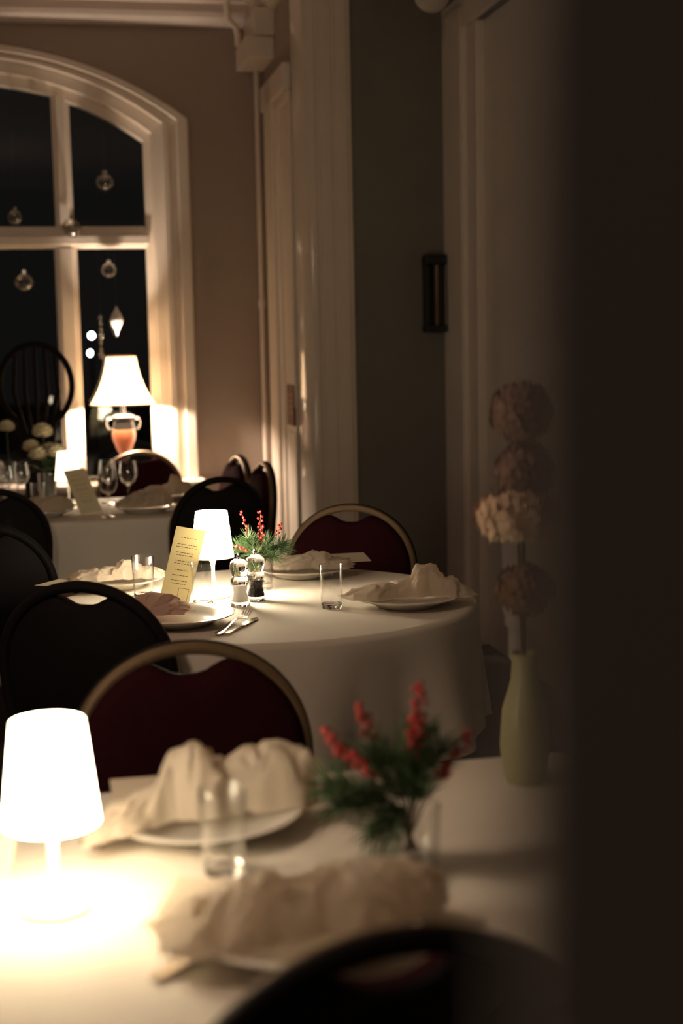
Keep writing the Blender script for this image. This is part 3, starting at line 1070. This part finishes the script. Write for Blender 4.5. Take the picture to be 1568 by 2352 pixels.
def make_fork(label):
    t = thing('dinner_fork', label, 'fork', (0, 0, 0), 0, 'steel forks beside the plates')
    bm = B(); sheet(bm, [(0, 0.006, 0.003), (0.01, 0.010, 0.003), (0.05, 0.0075, 0.006), (0.10, 0.004, 0.012), (0.125, 0.0035, 0.013), (0.135, 0.006, 0.012)]); finish('handle', bm, M['silver'], t)
    bm = B(); sheet(bm, [(0.135, 0.006, 0.012), (0.147, 0.0115, 0.009), (0.157, 0.0125, 0.007)])
    for k in range(4):
        y = -0.0105 + 0.007 * k
        vs = [(0.157, 0.0022, 0.007), (0.175, 0.0020, 0.006), (0.195, 0.0015, 0.012), (0.205, 0.0008, 0.017)]
        b2 = B(); sheet(b2, vs)
        for v in b2.verts:
            v.co.y += y
        me = bpy.data.meshes.new('tmp'); b2.to_mesh(me); b2.free(); bm.from_mesh(me); bpy.data.meshes.remove(me)
    finish('tines', bm, M['silver'], t)
    return t


def make_knife(label):
    t = thing('dinner_knife', label, 'knife', (0, 0, 0), 0, 'steel knives beside the plates')
    bm = B(); sheet(bm, [(0, 0.006, 0.003), (0.01, 0.009, 0.003), (0.06, 0.007, 0.004), (0.10, 0.005, 0.004)], 0.0025); finish('handle', bm, M['silver'], t)
    bm = B(); sheet(bm, [(0.10, 0.005, 0.004), (0.115, 0.009, 0.004), (0.19, 0.009, 0.004), (0.21, 0.005, 0.004), (0.217, 0.001, 0.004)], 0.0008); finish('blade', bm, M['silver'], t)
    return t


fk = make_fork('steel fork, tines up, in front of the salt mill')
place_on(fk, (-0.318, 3.50, ZT + 0.002), (-0.245, 3.71, ZT + 0.012))
kn = make_knife('steel knife lying just right of the fork in front of the mills')
place_on(kn, (-0.298, 3.51, ZT), (-0.228, 3.72, ZT))


def dup_on(src, p0, p1, label):
    o = dup(src, (0, 0, 0), 0, label)
    place_on(o, p0, p1)


dup_on(fk, (-0.385, 2.00, ZT), (-0.330, 2.20, ZT), 'dark blurred fork behind the nearest lamp')
dup_on(kn, (-0.365, 1.98, ZT), (-0.340, 2.20, ZT), 'dark blurred knife crossing the fork behind the nearest lamp')
dup_on(kn, (-0.225, 1.55, ZT + 0.001), (-0.09, 1.72, ZT + 0.001), 'shaded knife under the napkin on the closest plate')
dup_on(fk, (-0.72, 6.13, ZT), (-0.70, 6.36, ZT), 'glinting fork at the right end of the window table')


# ------------------------------------------------------------------ berry and pine vases
def make_vase(x, y, scale, seed, label, sprigs, berries, rv=0.036, hv=0.090):
    t = thing('berry_vase', label, 'flowers', (x, y, ZT + 0.001), 0, 'glass vases of pine and red berries')
    bm = B(); lathe(bm, [(0, 0), (rv * 0.86, 0), (rv * 0.93, 0.004), (rv, hv), (rv - 0.0012, hv + 0.001), (rv - 0.0022, hv), (rv * 0.86, 0.016), (0, 0.013)], 40); finish('glass_vase', bm, M['glass'], t)
    rng = random.Random(seed)
    for (dx, dy, dz, L) in sprigs:
        d = Vector((dx, dy, dz)).normalized()
        p0 = Vector((-dx * 0.012, -dy * 0.012, 0.02))
        hub = Vector((dx * 0.018, dy * 0.018, hv + 0.002))
        tip = hub + d * L
        mid = (hub + tip) / 2 + Vector((0, 0, 0.006))
        bm = B()
        path = [p0, hub, mid, tip]
        tube(bm, path, [0.0016, 0.0018, 0.0015, 0.0008], 6)
        tw = finish('pine_twig', bm, M['stem'], t)
        bm = B()
        for k in range(int(150 * L / 0.08)):
            q = rng.random() ** 0.8
            b = hub.lerp(mid, q * 2) if q < 0.5 else mid.lerp(tip, q * 2 - 1)
            a = Vector((rng.gauss(0, 1), rng.gauss(0, 1), rng.gauss(0, 1)))
            a = (a - d * a.dot(d)).normalized()
            nd = (d * rng.uniform(0.5, 1.3) + a * rng.uniform(0.6, 1.0)).normalized()
            ln = rng.uniform(0.032, 0.052) * scale
            e = b + nd * ln + Vector((0, 0, -0.004 * rng.random()))
            sd = nd.cross(Vector((rng.gauss(0, 1), rng.gauss(0, 1), rng.gauss(0, 1)))).normalized()
            sd2 = nd.cross(sd)
            w = 0.00065 * scale
            vs = [bm.verts.new(b + sd * w), bm.verts.new(b - sd * w * 0.5 + sd2 * w * 0.87), bm.verts.new(b - sd * w * 0.5 - sd2 * w * 0.87)]
            md = b + nd * ln * 0.6
            ms = [bm.verts.new(md + sd * w), bm.verts.new(md - sd * w * 0.5 + sd2 * w * 0.87), bm.verts.new(md - sd * w * 0.5 - sd2 * w * 0.87)]
            vt = bm.verts.new(e)
            for i in range(3):
                j = (i + 1) % 3
                bm.faces.new((vs[i], vs[j], ms[j], ms[i]))
                bm.faces.new((ms[i], ms[j], vt))
        o = finish('pine_needles', bm, M['needle'], tw)
    for (tx, ty, tz, nb, spread) in berries:
        p0 = Vector((-tx * 0.1, -ty * 0.1, 0.02))
        hub = Vector((tx * 0.25, ty * 0.25, hv))
        tip = Vector((tx, ty, tz))
        mid = hub.lerp(tip, 0.5) + Vector((tx * 0.08, ty * 0.08, 0.008))
        bm = B(); tube(bm, [p0, hub, mid, tip], [0.0014, 0.0014, 0.0011, 0.0007], 6)
        st = finish('berry_stem', bm, M['stem'], t)
        bm = B()
        for k in range(nb):
            q = 1 - spread * (k / max(1, nb - 1))
            b = hub.lerp(mid, q * 2) if q < 0.5 else mid.lerp(tip, q * 2 - 1)
            an = k * 2.4 + rng.uniform(-0.5, 0.5)
            off = Vector((math.cos(an), math.sin(an), rng.uniform(-0.3, 0.5))).normalized() * rng.uniform(0.0045, 0.0085) * scale if k else Vector((0, 0, 0.001))
            ball(bm, b + off, rng.uniform(0.0036, 0.0047) * scale, 12, 8)
            tube(bm, [b, b + off * 0.8], 0.0006, 4, False)
        finish('red_berries', bm, M['berry'], st)
    return t


SPR = [(-0.75, -0.1, 0.45, 0.062), (-0.35, -0.4, 0.85, 0.075), (0.25, -0.35, 0.55, 0.060), (0.85, -0.1, 0.40, 0.070), (0.95, 0.3, 0.75, 0.070), (0.05, 0.5, 0.80, 0.060), (-0.15, -0.6, 0.25, 0.045), (0.55, -0.5, 0.10, 0.050), (-0.55, 0.4, 0.6, 0.055)]
BER = [(-0.052, -0.01, 0.232, 12, 0.75), (0.004, -0.01, 0.232, 18, 0.72), (0.064, 0.0, 0.192, 7, 0.35), (-0.066, -0.035, 0.135, 6, 0.5), (-0.008, -0.045, 0.115, 7, 0.5), (0.012, -0.03, 0.19, 6, 0.5)]
make_vase(-0.243, 4.18, 1.0, 2, 'glass vase of pine and upright red berries on the round table', SPR, BER)
SPR2 = [(-1.0, 0.3, 0.22, 0.10), (-0.95, -0.2, 0.10, 0.085), (-0.2, -0.2, 0.95, 0.075), (0.45, 0.2, 0.85, 0.085), (0.15, 0.4, 0.9, 0.090), (-0.5, 0.2, 0.85, 0.080), (0.1, -0.5, 0.8, 0.06), (-0.35, -0.6, -0.30, 0.05), (-0.55, -0.3, -0.35, 0.055)]
BER2 = [(0.018, 0.0, 0.255, 14, 0.45), (0.008, -0.02, 0.215, 12, 0.5), (-0.066, 0.02, 0.222, 9, 0.35), (-0.112, -0.01, 0.195, 11, 0.35), (-0.075, -0.02, 0.165, 9, 0.45), (0.085, 0.01, 0.182, 9, 0.40), (0.055, 0.0, 0.140, 6, 0.4)]
make_vase(0.085, 1.90, 1.25, 7, 'blurred glass vase of pine and red berries on the nearest table', SPR2, BER2, 0.044, 0.085)


# ------------------------------------------------------------------ flowers on the window table and the tall dried bunch
def blossom(bm, c, R, seed, sq=0.85):
    rng = random.Random(seed)
    c = Vector(c)
    for i in range(46):
        th = math.acos(1 - 1.75 * (i + 0.5) / 46)
        ph = i * 2.399
        n = Vector((math.sin(th) * math.cos(ph), math.sin(th) * math.sin(ph), math.cos(th) * sq))
        s = n.cross(Vector((0.1, 0.2, 0.95))).normalized()
        u = (s.cross(n)).normalized()
        w = R * rng.uniform(0.45, 0.6)
        b = c + n * R * 0.55
        rows = []
        for a in range(4):
            t = a / 3
            ww = w * math.sin(math.pi * (0.2 + 0.7 * t)) * 0.8
            m = b + n * R * 0.45 * t + u * w * (t - 0.4) + n * R * 0.12 * t * t
            rows.append([bm.verts.new(m - s * ww + n * R * 0.08), bm.verts.new(m), bm.verts.new(m + s * ww + n * R * 0.08)])
        for a in range(3):
            for k in range(2):
                bm.faces.new((rows[a][k], rows[a + 1][k], rows[a + 1][k + 1], rows[a][k + 1]))


def leaf(bm, p0, d, L, w, droop=0.3, n=8):
    d = Vector(d).normalized()
    s = d.cross(Vector((0, 0, 1))).normalized()
    g = []
    for i in range(n + 1):
        t = i / n
        c = Vector(p0) + d * L * t + Vector((0, 0, -droop * L * t * t))
        ww = w * math.sin(math.pi * min(1, 0.06 + 0.94 * t)) ** 0.8
        g.append([bm.verts.new(c + s * ww + Vector((0, 0, 0.15 * ww))), bm.verts.new(c), bm.verts.new(c - s * ww + Vector((0, 0, 0.15 * ww)))])
    for a, b in zip(g, g[1:]):
        for k in range(2):
            bm.faces.new((a[k], b[k], b[k + 1], a[k + 1]))


def white_vase(x, y, label, blooms, leaves):
    t = thing('flower_vase', label, 'flowers', (x, y, ZT + 0.001), 0, 'vases of white blossoms on the window table')
    bm = B(); lathe(bm, [(0, 0), (0.038, 0), (0.040, 0.005), (0.046, 0.14), (0.044, 0.14), (0.037, 0.012), (0, 0.010)], 36); finish('glass_vase', bm, M['glass'], t)
    for k, (bx, by, bz, R) in enumerate(blooms):
        bm = B(); tube(bm, [(bx * 0.1, by * 0.1, 0.02), (bx * 0.3, by * 0.3, 0.14), (bx * 0.9, by * 0.9, bz - 0.01), (bx, by, bz)], 0.0025, 8); st = finish('flower_stem', bm, M['leaf'], t)
        bm = B(); blossom(bm, (bx, by, bz), R, k + 3); finish('white_blossom', bm, M['petal'], st)
    bm = B()
    for (dx, dy, dz, L, w) in leaves:
        leaf(bm, (dx * 0.03, dy * 0.03, 0.155), (dx, dy, dz), L * 1.15, w * 1.2, 0.45)
    finish('leaves', bm, M['leaf'], t)
    return t


white_vase(-1.390, 6.72, 'white blossoms with dark leaves in a vase behind the window table menu',
           [(-0.012, -0.01, 0.335, 0.042), (-0.075, 0.02, 0.262, 0.036), (-0.035, -0.02, 0.225, 0.040), (0.05, -0.01, 0.235, 0.042), (0.01, 0.03, 0.245, 0.036)],
           [(1, -0.1, 0.75, 0.17, 0.024), (0.7, -0.3, 1.0, 0.15, 0.026), (-1, 0, 0.6, 0.13, 0.024), (-0.6, -0.4, 0.8, 0.12, 0.024), (0.2, -0.5, 0.9, 0.12, 0.028), (1, 0.3, 0.4, 0.15, 0.022), (0.1, 0.5, 1.4, 0.16, 0.02), (0.45, -0.6, 0.4, 0.10, 0.026), (-0.3, -0.6, 0.3, 0.09, 0.025)])
white_vase(-1.590, 6.80, 'single white blossom in a vase at the photo edge of the window table',
           [(0.0, 0.0, 0.355, 0.034)], [(-0.6, 0.2, 0.9, 0.12, 0.02), (0.7, 0.2, 0.8, 0.12, 0.02)])

VX, VY = 0.290, 2.27
t = thing('dried_flower_vase', 'tall pale green vase of dried flowers beside the dark doorway edge', 'flowers', (VX, VY, ZT + 0.001))
bm = B(); lathe(bm, [(0, 0), (0.030, 0), (0.034, 0.01), (0.040, 0.06), (0.036, 0.12), (0.022, 0.17), (0.020, 0.20), (0.024, 0.215), (0.021, 0.215), (0.017, 0.20), (0.030, 0.06), (0, 0.012)], 40); finish('vase', bm, M['celery'], t)
DR = [(0.0, -0.01, 0.320, 0.046, 'rust', 0.9), (-0.012, -0.02, 0.440, 0.066, 'hydr', 0.55), (0.002, 0.01, 0.505, 0.045, 'rose', 1.3), (-0.004, 0.0, 0.605, 0.048, 'rose', 1.0)]
for k, (dx, dy, dz, R, m, sq) in enumerate(DR):
    bm = B(); tube(bm, [(0, 0, 0.04), (dx * 0.3, dy * 0.3, 0.20), (dx, dy, dz)], 0.0025, 8); st = finish('dried_stem', bm, M['stem'], t)
    bm = B()
    rng = random.Random(k + 20)
    for i in range(130):
        th = math.acos(1 - 2 * (i + 0.5) / 130); ph = i * 2.399
        n = Vector((math.sin(th) * math.cos(ph), math.sin(th) * math.sin(ph), math.cos(th) * sq))
        if m == 'hydr' and n.z < -0.3:
            n.z = -0.3
        c = Vector((dx, dy, dz)) + n * R * rng.uniform(0.78, 1.0)
        s = n.cross(Vector((0.2, 0.3, 0.9))).normalized(); u = n.cross(s).normalized()
        w = R * 0.30
        for q in range(4):
            a = q * math.pi / 2 + rng.random()
            e1 = s * math.cos(a) + u * math.sin(a); e2 = s * math.cos(a + 0.8) + u * math.sin(a + 0.8); e3 = s * math.cos(a + 1.5) + u * math.sin(a + 1.5)
            bm.faces.new([bm.verts.new(c), bm.verts.new(c + e1 * w * 0.7 + n * w * 0.15), bm.verts.new(c + e2 * w + n * w * 0.3), bm.verts.new(c + e3 * w * 0.7 + n * w * 0.15)])
    ball(bm, (dx, dy, dz), R * 0.74, 20, 12, sq)
    finish('dried_flower_head', bm, M[m], st)
bm = B()
rng = random.Random(3)
for i in range(16):
    a = math.pi * (0.95 + 0.75 * i / 15)
    r = 0.040 + 0.014 * rng.random()
    p = Vector((-0.012 + r * math.cos(a), -0.02 + r * math.sin(a), 0.408 + 0.006 * rng.random() + (0.012 if i < 4 else 0)))
    ball(bm, p, 0.0038, 10, 6)
    tube(bm, [p, p + Vector((0, 0, 0.02))], 0.0006, 4, False)
finish('seed_pods', bm, M['pod'], t)

# ------------------------------------------------------------------ window ornaments
ORN = 'clear glass baubles hung in the window'


def make_bauble(label):
    t = thing('glass_bauble', label, 'ornament', (0, 0, 0), 0, ORN)
    bm = B(); ball(bm, (0, 0, 0), 1.0, 32, 20); ball(bm, (0, 0, 0), 0.94, 32, 20); finish('globe', bm, M['bauble'], t)
    bm = B(); lathe(bm, [(0, 0.95), (0.24, 0.95), (0.24, 1.28), (0.16, 1.34), (0, 1.36)], 20); finish('cap', bm, M['chrome'], t)
    return t


BAU = [(241, 419, 20, 'clear glass bauble hung in the upper right window light'),
       (34, 498, 17, 'smaller glass bauble just above the transom, upper left window light'),
       (165, 524, 22, 'clear glass bauble hung in front of the mullion crossing'),
       (250, 621, 17, 'frosted looking glass bauble below the transom, above the drop ornament'),
       (56, 649, 21, 'glass bauble below the transom in the left window light')]
b0 = None
for u, v, r, lab in BAU:
    a = -0.86
    # hang in the plane just in front of the frame
    Y = 8.0
    for _ in range(6):
        p = at(u, v, Y)
        Y -= (p - room(0, -0.02)).dot(E2) / E2.y
    p = at(u, v, Y)
    R = r / F_PX * Y
    if b0 is None:
        b0 = make_bauble(lab); o = b0; o.location = p
    else:
        o = dup(b0, p, 0, lab)
    o.scale = (R, R, R)
    top = 2.66 if v < 540 else 2.06
    th = B(); tube(th, [(0, 0, 1.36), (0, 0, (top - p.z) / R)], 0.0006 / R, 5); finish('thread', th, M['bauble'], o)
Y = 7.97
p = at(268, 737, Y)
t = thing('drop_ornament', 'white elongated drop ornament hung above the window lamp', 'ornament', p)
bm = B(); lathe(bm, [(0, -0.085), (0.008, -0.06), (0.030, -0.015), (0.036, 0.005), (0.030, 0.025), (0.010, 0.062), (0.003, 0.080), (0, 0.082)], 24); finish('drop', bm, M['frosted'], t)
bm = B(); tube(bm, [(0, 0, 0.08), (0, 0, 2.06 - p.z)], 0.0006, 5); finish('thread', bm, M['bauble'], t)
p = at(232, 775, 7.99)
t = thing('bead_garland', 'thin string of dim glass beads beside the two street lights', 'ornament', p)
bm = B()
for k in range(7):
    ball(bm, (0.002 * math.sin(k), 0, 0.11 - 0.035 * k), 0.015 if k in (3, 6) else 0.008, 14, 8, 1.3)
finish('beads', bm, M['bauble'], t)
bm = B(); tube(bm, [(0, 0, -0.10), (0, 0, 2.06 - p.z)], 0.0006, 5); finish('thread', bm, M['bauble'], t)

# street lamps outside
for (u, v, Y, lab) in ((210, 771, 45, 'upper of two white street lights outside the window'), (209, 811, 60, 'lower of two white street lights outside the window')):
    p = at(u, v, Y)
    t = thing('street_lamp', lab, 'street light', (p.x, p.y, -3.0), 0)
    bm = B(); tube(bm, [(0, 0, 0), (0, 0, p.z + 3.0 - 0.08)], [0.06, 0.035], 10); finish('post', bm, M['post'], t)
    bm = B(); ball(bm, (0, 0, p.z + 3.0), 0.06 * Y / 45, 20, 12); finish('globe', bm, M['bulb'], t)

# ------------------------------------------------------------------ tall dark hoop backed chair
hx, hy = -1.545, 7.25
t = thing('hoop_back_chair', 'tall dark wooden chair with hooped slatted back before the window', 'chair', (hx, hy, 0), math.radians(190))
bm = B()
pts = []
for i in range(33):
    an = math.radians(-62 + 304 * i / 32)
    pts.append((0.185 * math.cos(an), -0.22, 1.285 + 0.215 * math.sin(an)))
tube(bm, [(0.055, -0.21, 0.47), (0.065, -0.215, 0.80), (0.075, -0.22, 1.0)] + pts + [(-0.075, -0.22, 1.0), (-0.065, -0.215, 0.80), (-0.055, -0.21, 0.47)], 0.017, 10)
finish('hoop_back', bm, M['darkwood'], t)
for x, zt in ((-0.10, 1.44), (-0.05, 1.48), (0.0, 1.49), (0.05, 1.48), (0.10, 1.44)):
    bm = B(); tube(bm, [(x * 0.45, -0.215, 0.99), (x * 1.15, -0.22, 1.25), (x, -0.22, zt)], [0.008, 0.011, 0.008], 8); finish('back_slat', bm, M['darkwood'], t)
bm = B(); box(bm, (-0.075, -0.225, 0.47), (0.075, -0.205, 1.04)); finish('splat', bm, M['darkwood'], t, False, 0.006)
bm = B(); prism(bm, [(0.22 * math.copysign(abs(math.cos(a)) ** .7, math.cos(a)), 0.22 * math.copysign(abs(math.sin(a)) ** .7, math.sin(a))) for a in [2 * math.pi * i / 32 for i in range(32)]], 0.43, 0.47); finish('seat', bm, M['darkwood'], t, False, 0.008)
for sx in (-1, 1):
    for sy in (-1, 1):
        bm = B(); tube(bm, [(sx * 0.16, sy * 0.16, 0.43), (sx * 0.175, sy * 0.175, 0.22), (sx * 0.19, sy * 0.19, 0)], [0.02, 0.017, 0.012], 10); finish('leg', bm, M['darkwood'], t)

# ------------------------------------------------------------------ fittings on the walls
t = thing('heating_pipe', 'thin white vertical pipe in the corner beside the window', 'pipe', room(-0.045, -0.045))
bm = B(); lathe(bm, [(0.015, 0.0), (0.015, 2.983)], 16); finish('tube', bm, M['white'], t)
bm = B(); lathe(bm, [(0.015, 1.68), (0.022, 1.685), (0.022, 1.725), (0.015, 1.73)], 20); finish('coupling', bm, M['white'], t)
bm = B(); tube(bm, [(-0.09, -0.10, 3.102), (-0.09, -0.10, 3.16), (-0.10, -0.11, 3.20), (-0.14, -0.12, 3.24), (-0.145, -0.13, 3.32), (-0.12, -0.14, 3.395)], 0.018, 12); finish('bend', bm, M['white'], t)
t = thing('boxed_fitting', 'white boxed unit under the cornice in the corner above the pipe', 'box', place(bpy.data.objects.new('tmp', None)).location, TH)
bm = B(); box(bm, (-0.155, -0.42, 2.985), (-0.0, -0.02, 3.10)); finish('cover', bm, M['white'], t, False, 0.006)
bm = B(); box(bm, (-0.108, -0.46, 3.102), (-0.0, -0.02, 3.24)); finish('upper_housing', bm, M['white'], t, False, 0.006)
bm = B(); box(bm, (-0.008, -0.95, 1.06), (-0.0, -0.72, 1.26))
t = thing('notice_board', 'small red brown notice fixed on the narrow white door', 'notice', room(-0.0135, -0.80, 1.16), TH)
bm.free()
bm = B(); box(bm, (-0.012, -0.115, -0.105), (0.0, 0.09, 0.105)); finish('panel', bm, M['notice'], t, False, 0.002)
bm = B()
for z in (0.05, 0.02, -0.01, -0.04):
    box(bm, (-0.0135, -0.10, z), (-0.0115, 0.05, z + 0.006))
finish('printed_lines', bm, M['trim'], t, False)

t = thing('wall_lantern', 'unlit black wall lantern with an amber strip on the slate wall', 'lantern', room(0.690, BF + 0.02, 1.52), TH)
bm = B(); box(bm, (-0.065, -0.02, 0.0), (0.065, 0.0, 0.385)); finish('back_plate', bm, M['post'], t, False, 0.004)
bm = B(); box(bm, (-0.070, -0.085, 0.0), (0.070, -0.0, 0.035)); finish('tray', bm, M['post'], t, False, 0.01)
bm = B(); box(bm, (-0.070, -0.085, 0.335), (0.070, -0.0, 0.385)); finish('hood', bm, M['post'], t, False, 0.015)
bm = B(); tube(bm, [(0.0, -0.045, 0.035), (0, -0.045, 0.335)], 0.014, 16); finish('amber_tube', bm, M['amber'], t)
for sx in (-1, 1):
    bm = B(); box(bm, (sx * 0.055 - 0.01, -0.08, 0.035), (sx * 0.055 + 0.01, -0.06, 0.335)); finish('post', bm, M['post'], t, False, 0.003)

p = at(992, -14, 6.6)
t = thing('pendant_globe', 'unlit round pendant at the top edge above the slate wall', 'lamp', p)
bm = B(); ball(bm, (0, 0, 0), 0.082, 32, 20); finish('globe', bm, M['opal'], t)
bm = B(); lathe(bm, [(0, 0.075), (0.035, 0.078), (0.03, 0.10), (0.008, 0.11), (0.008, H_C - p.z), (0, H_C - p.z)], 20); finish('rod', bm, M['post'], t)
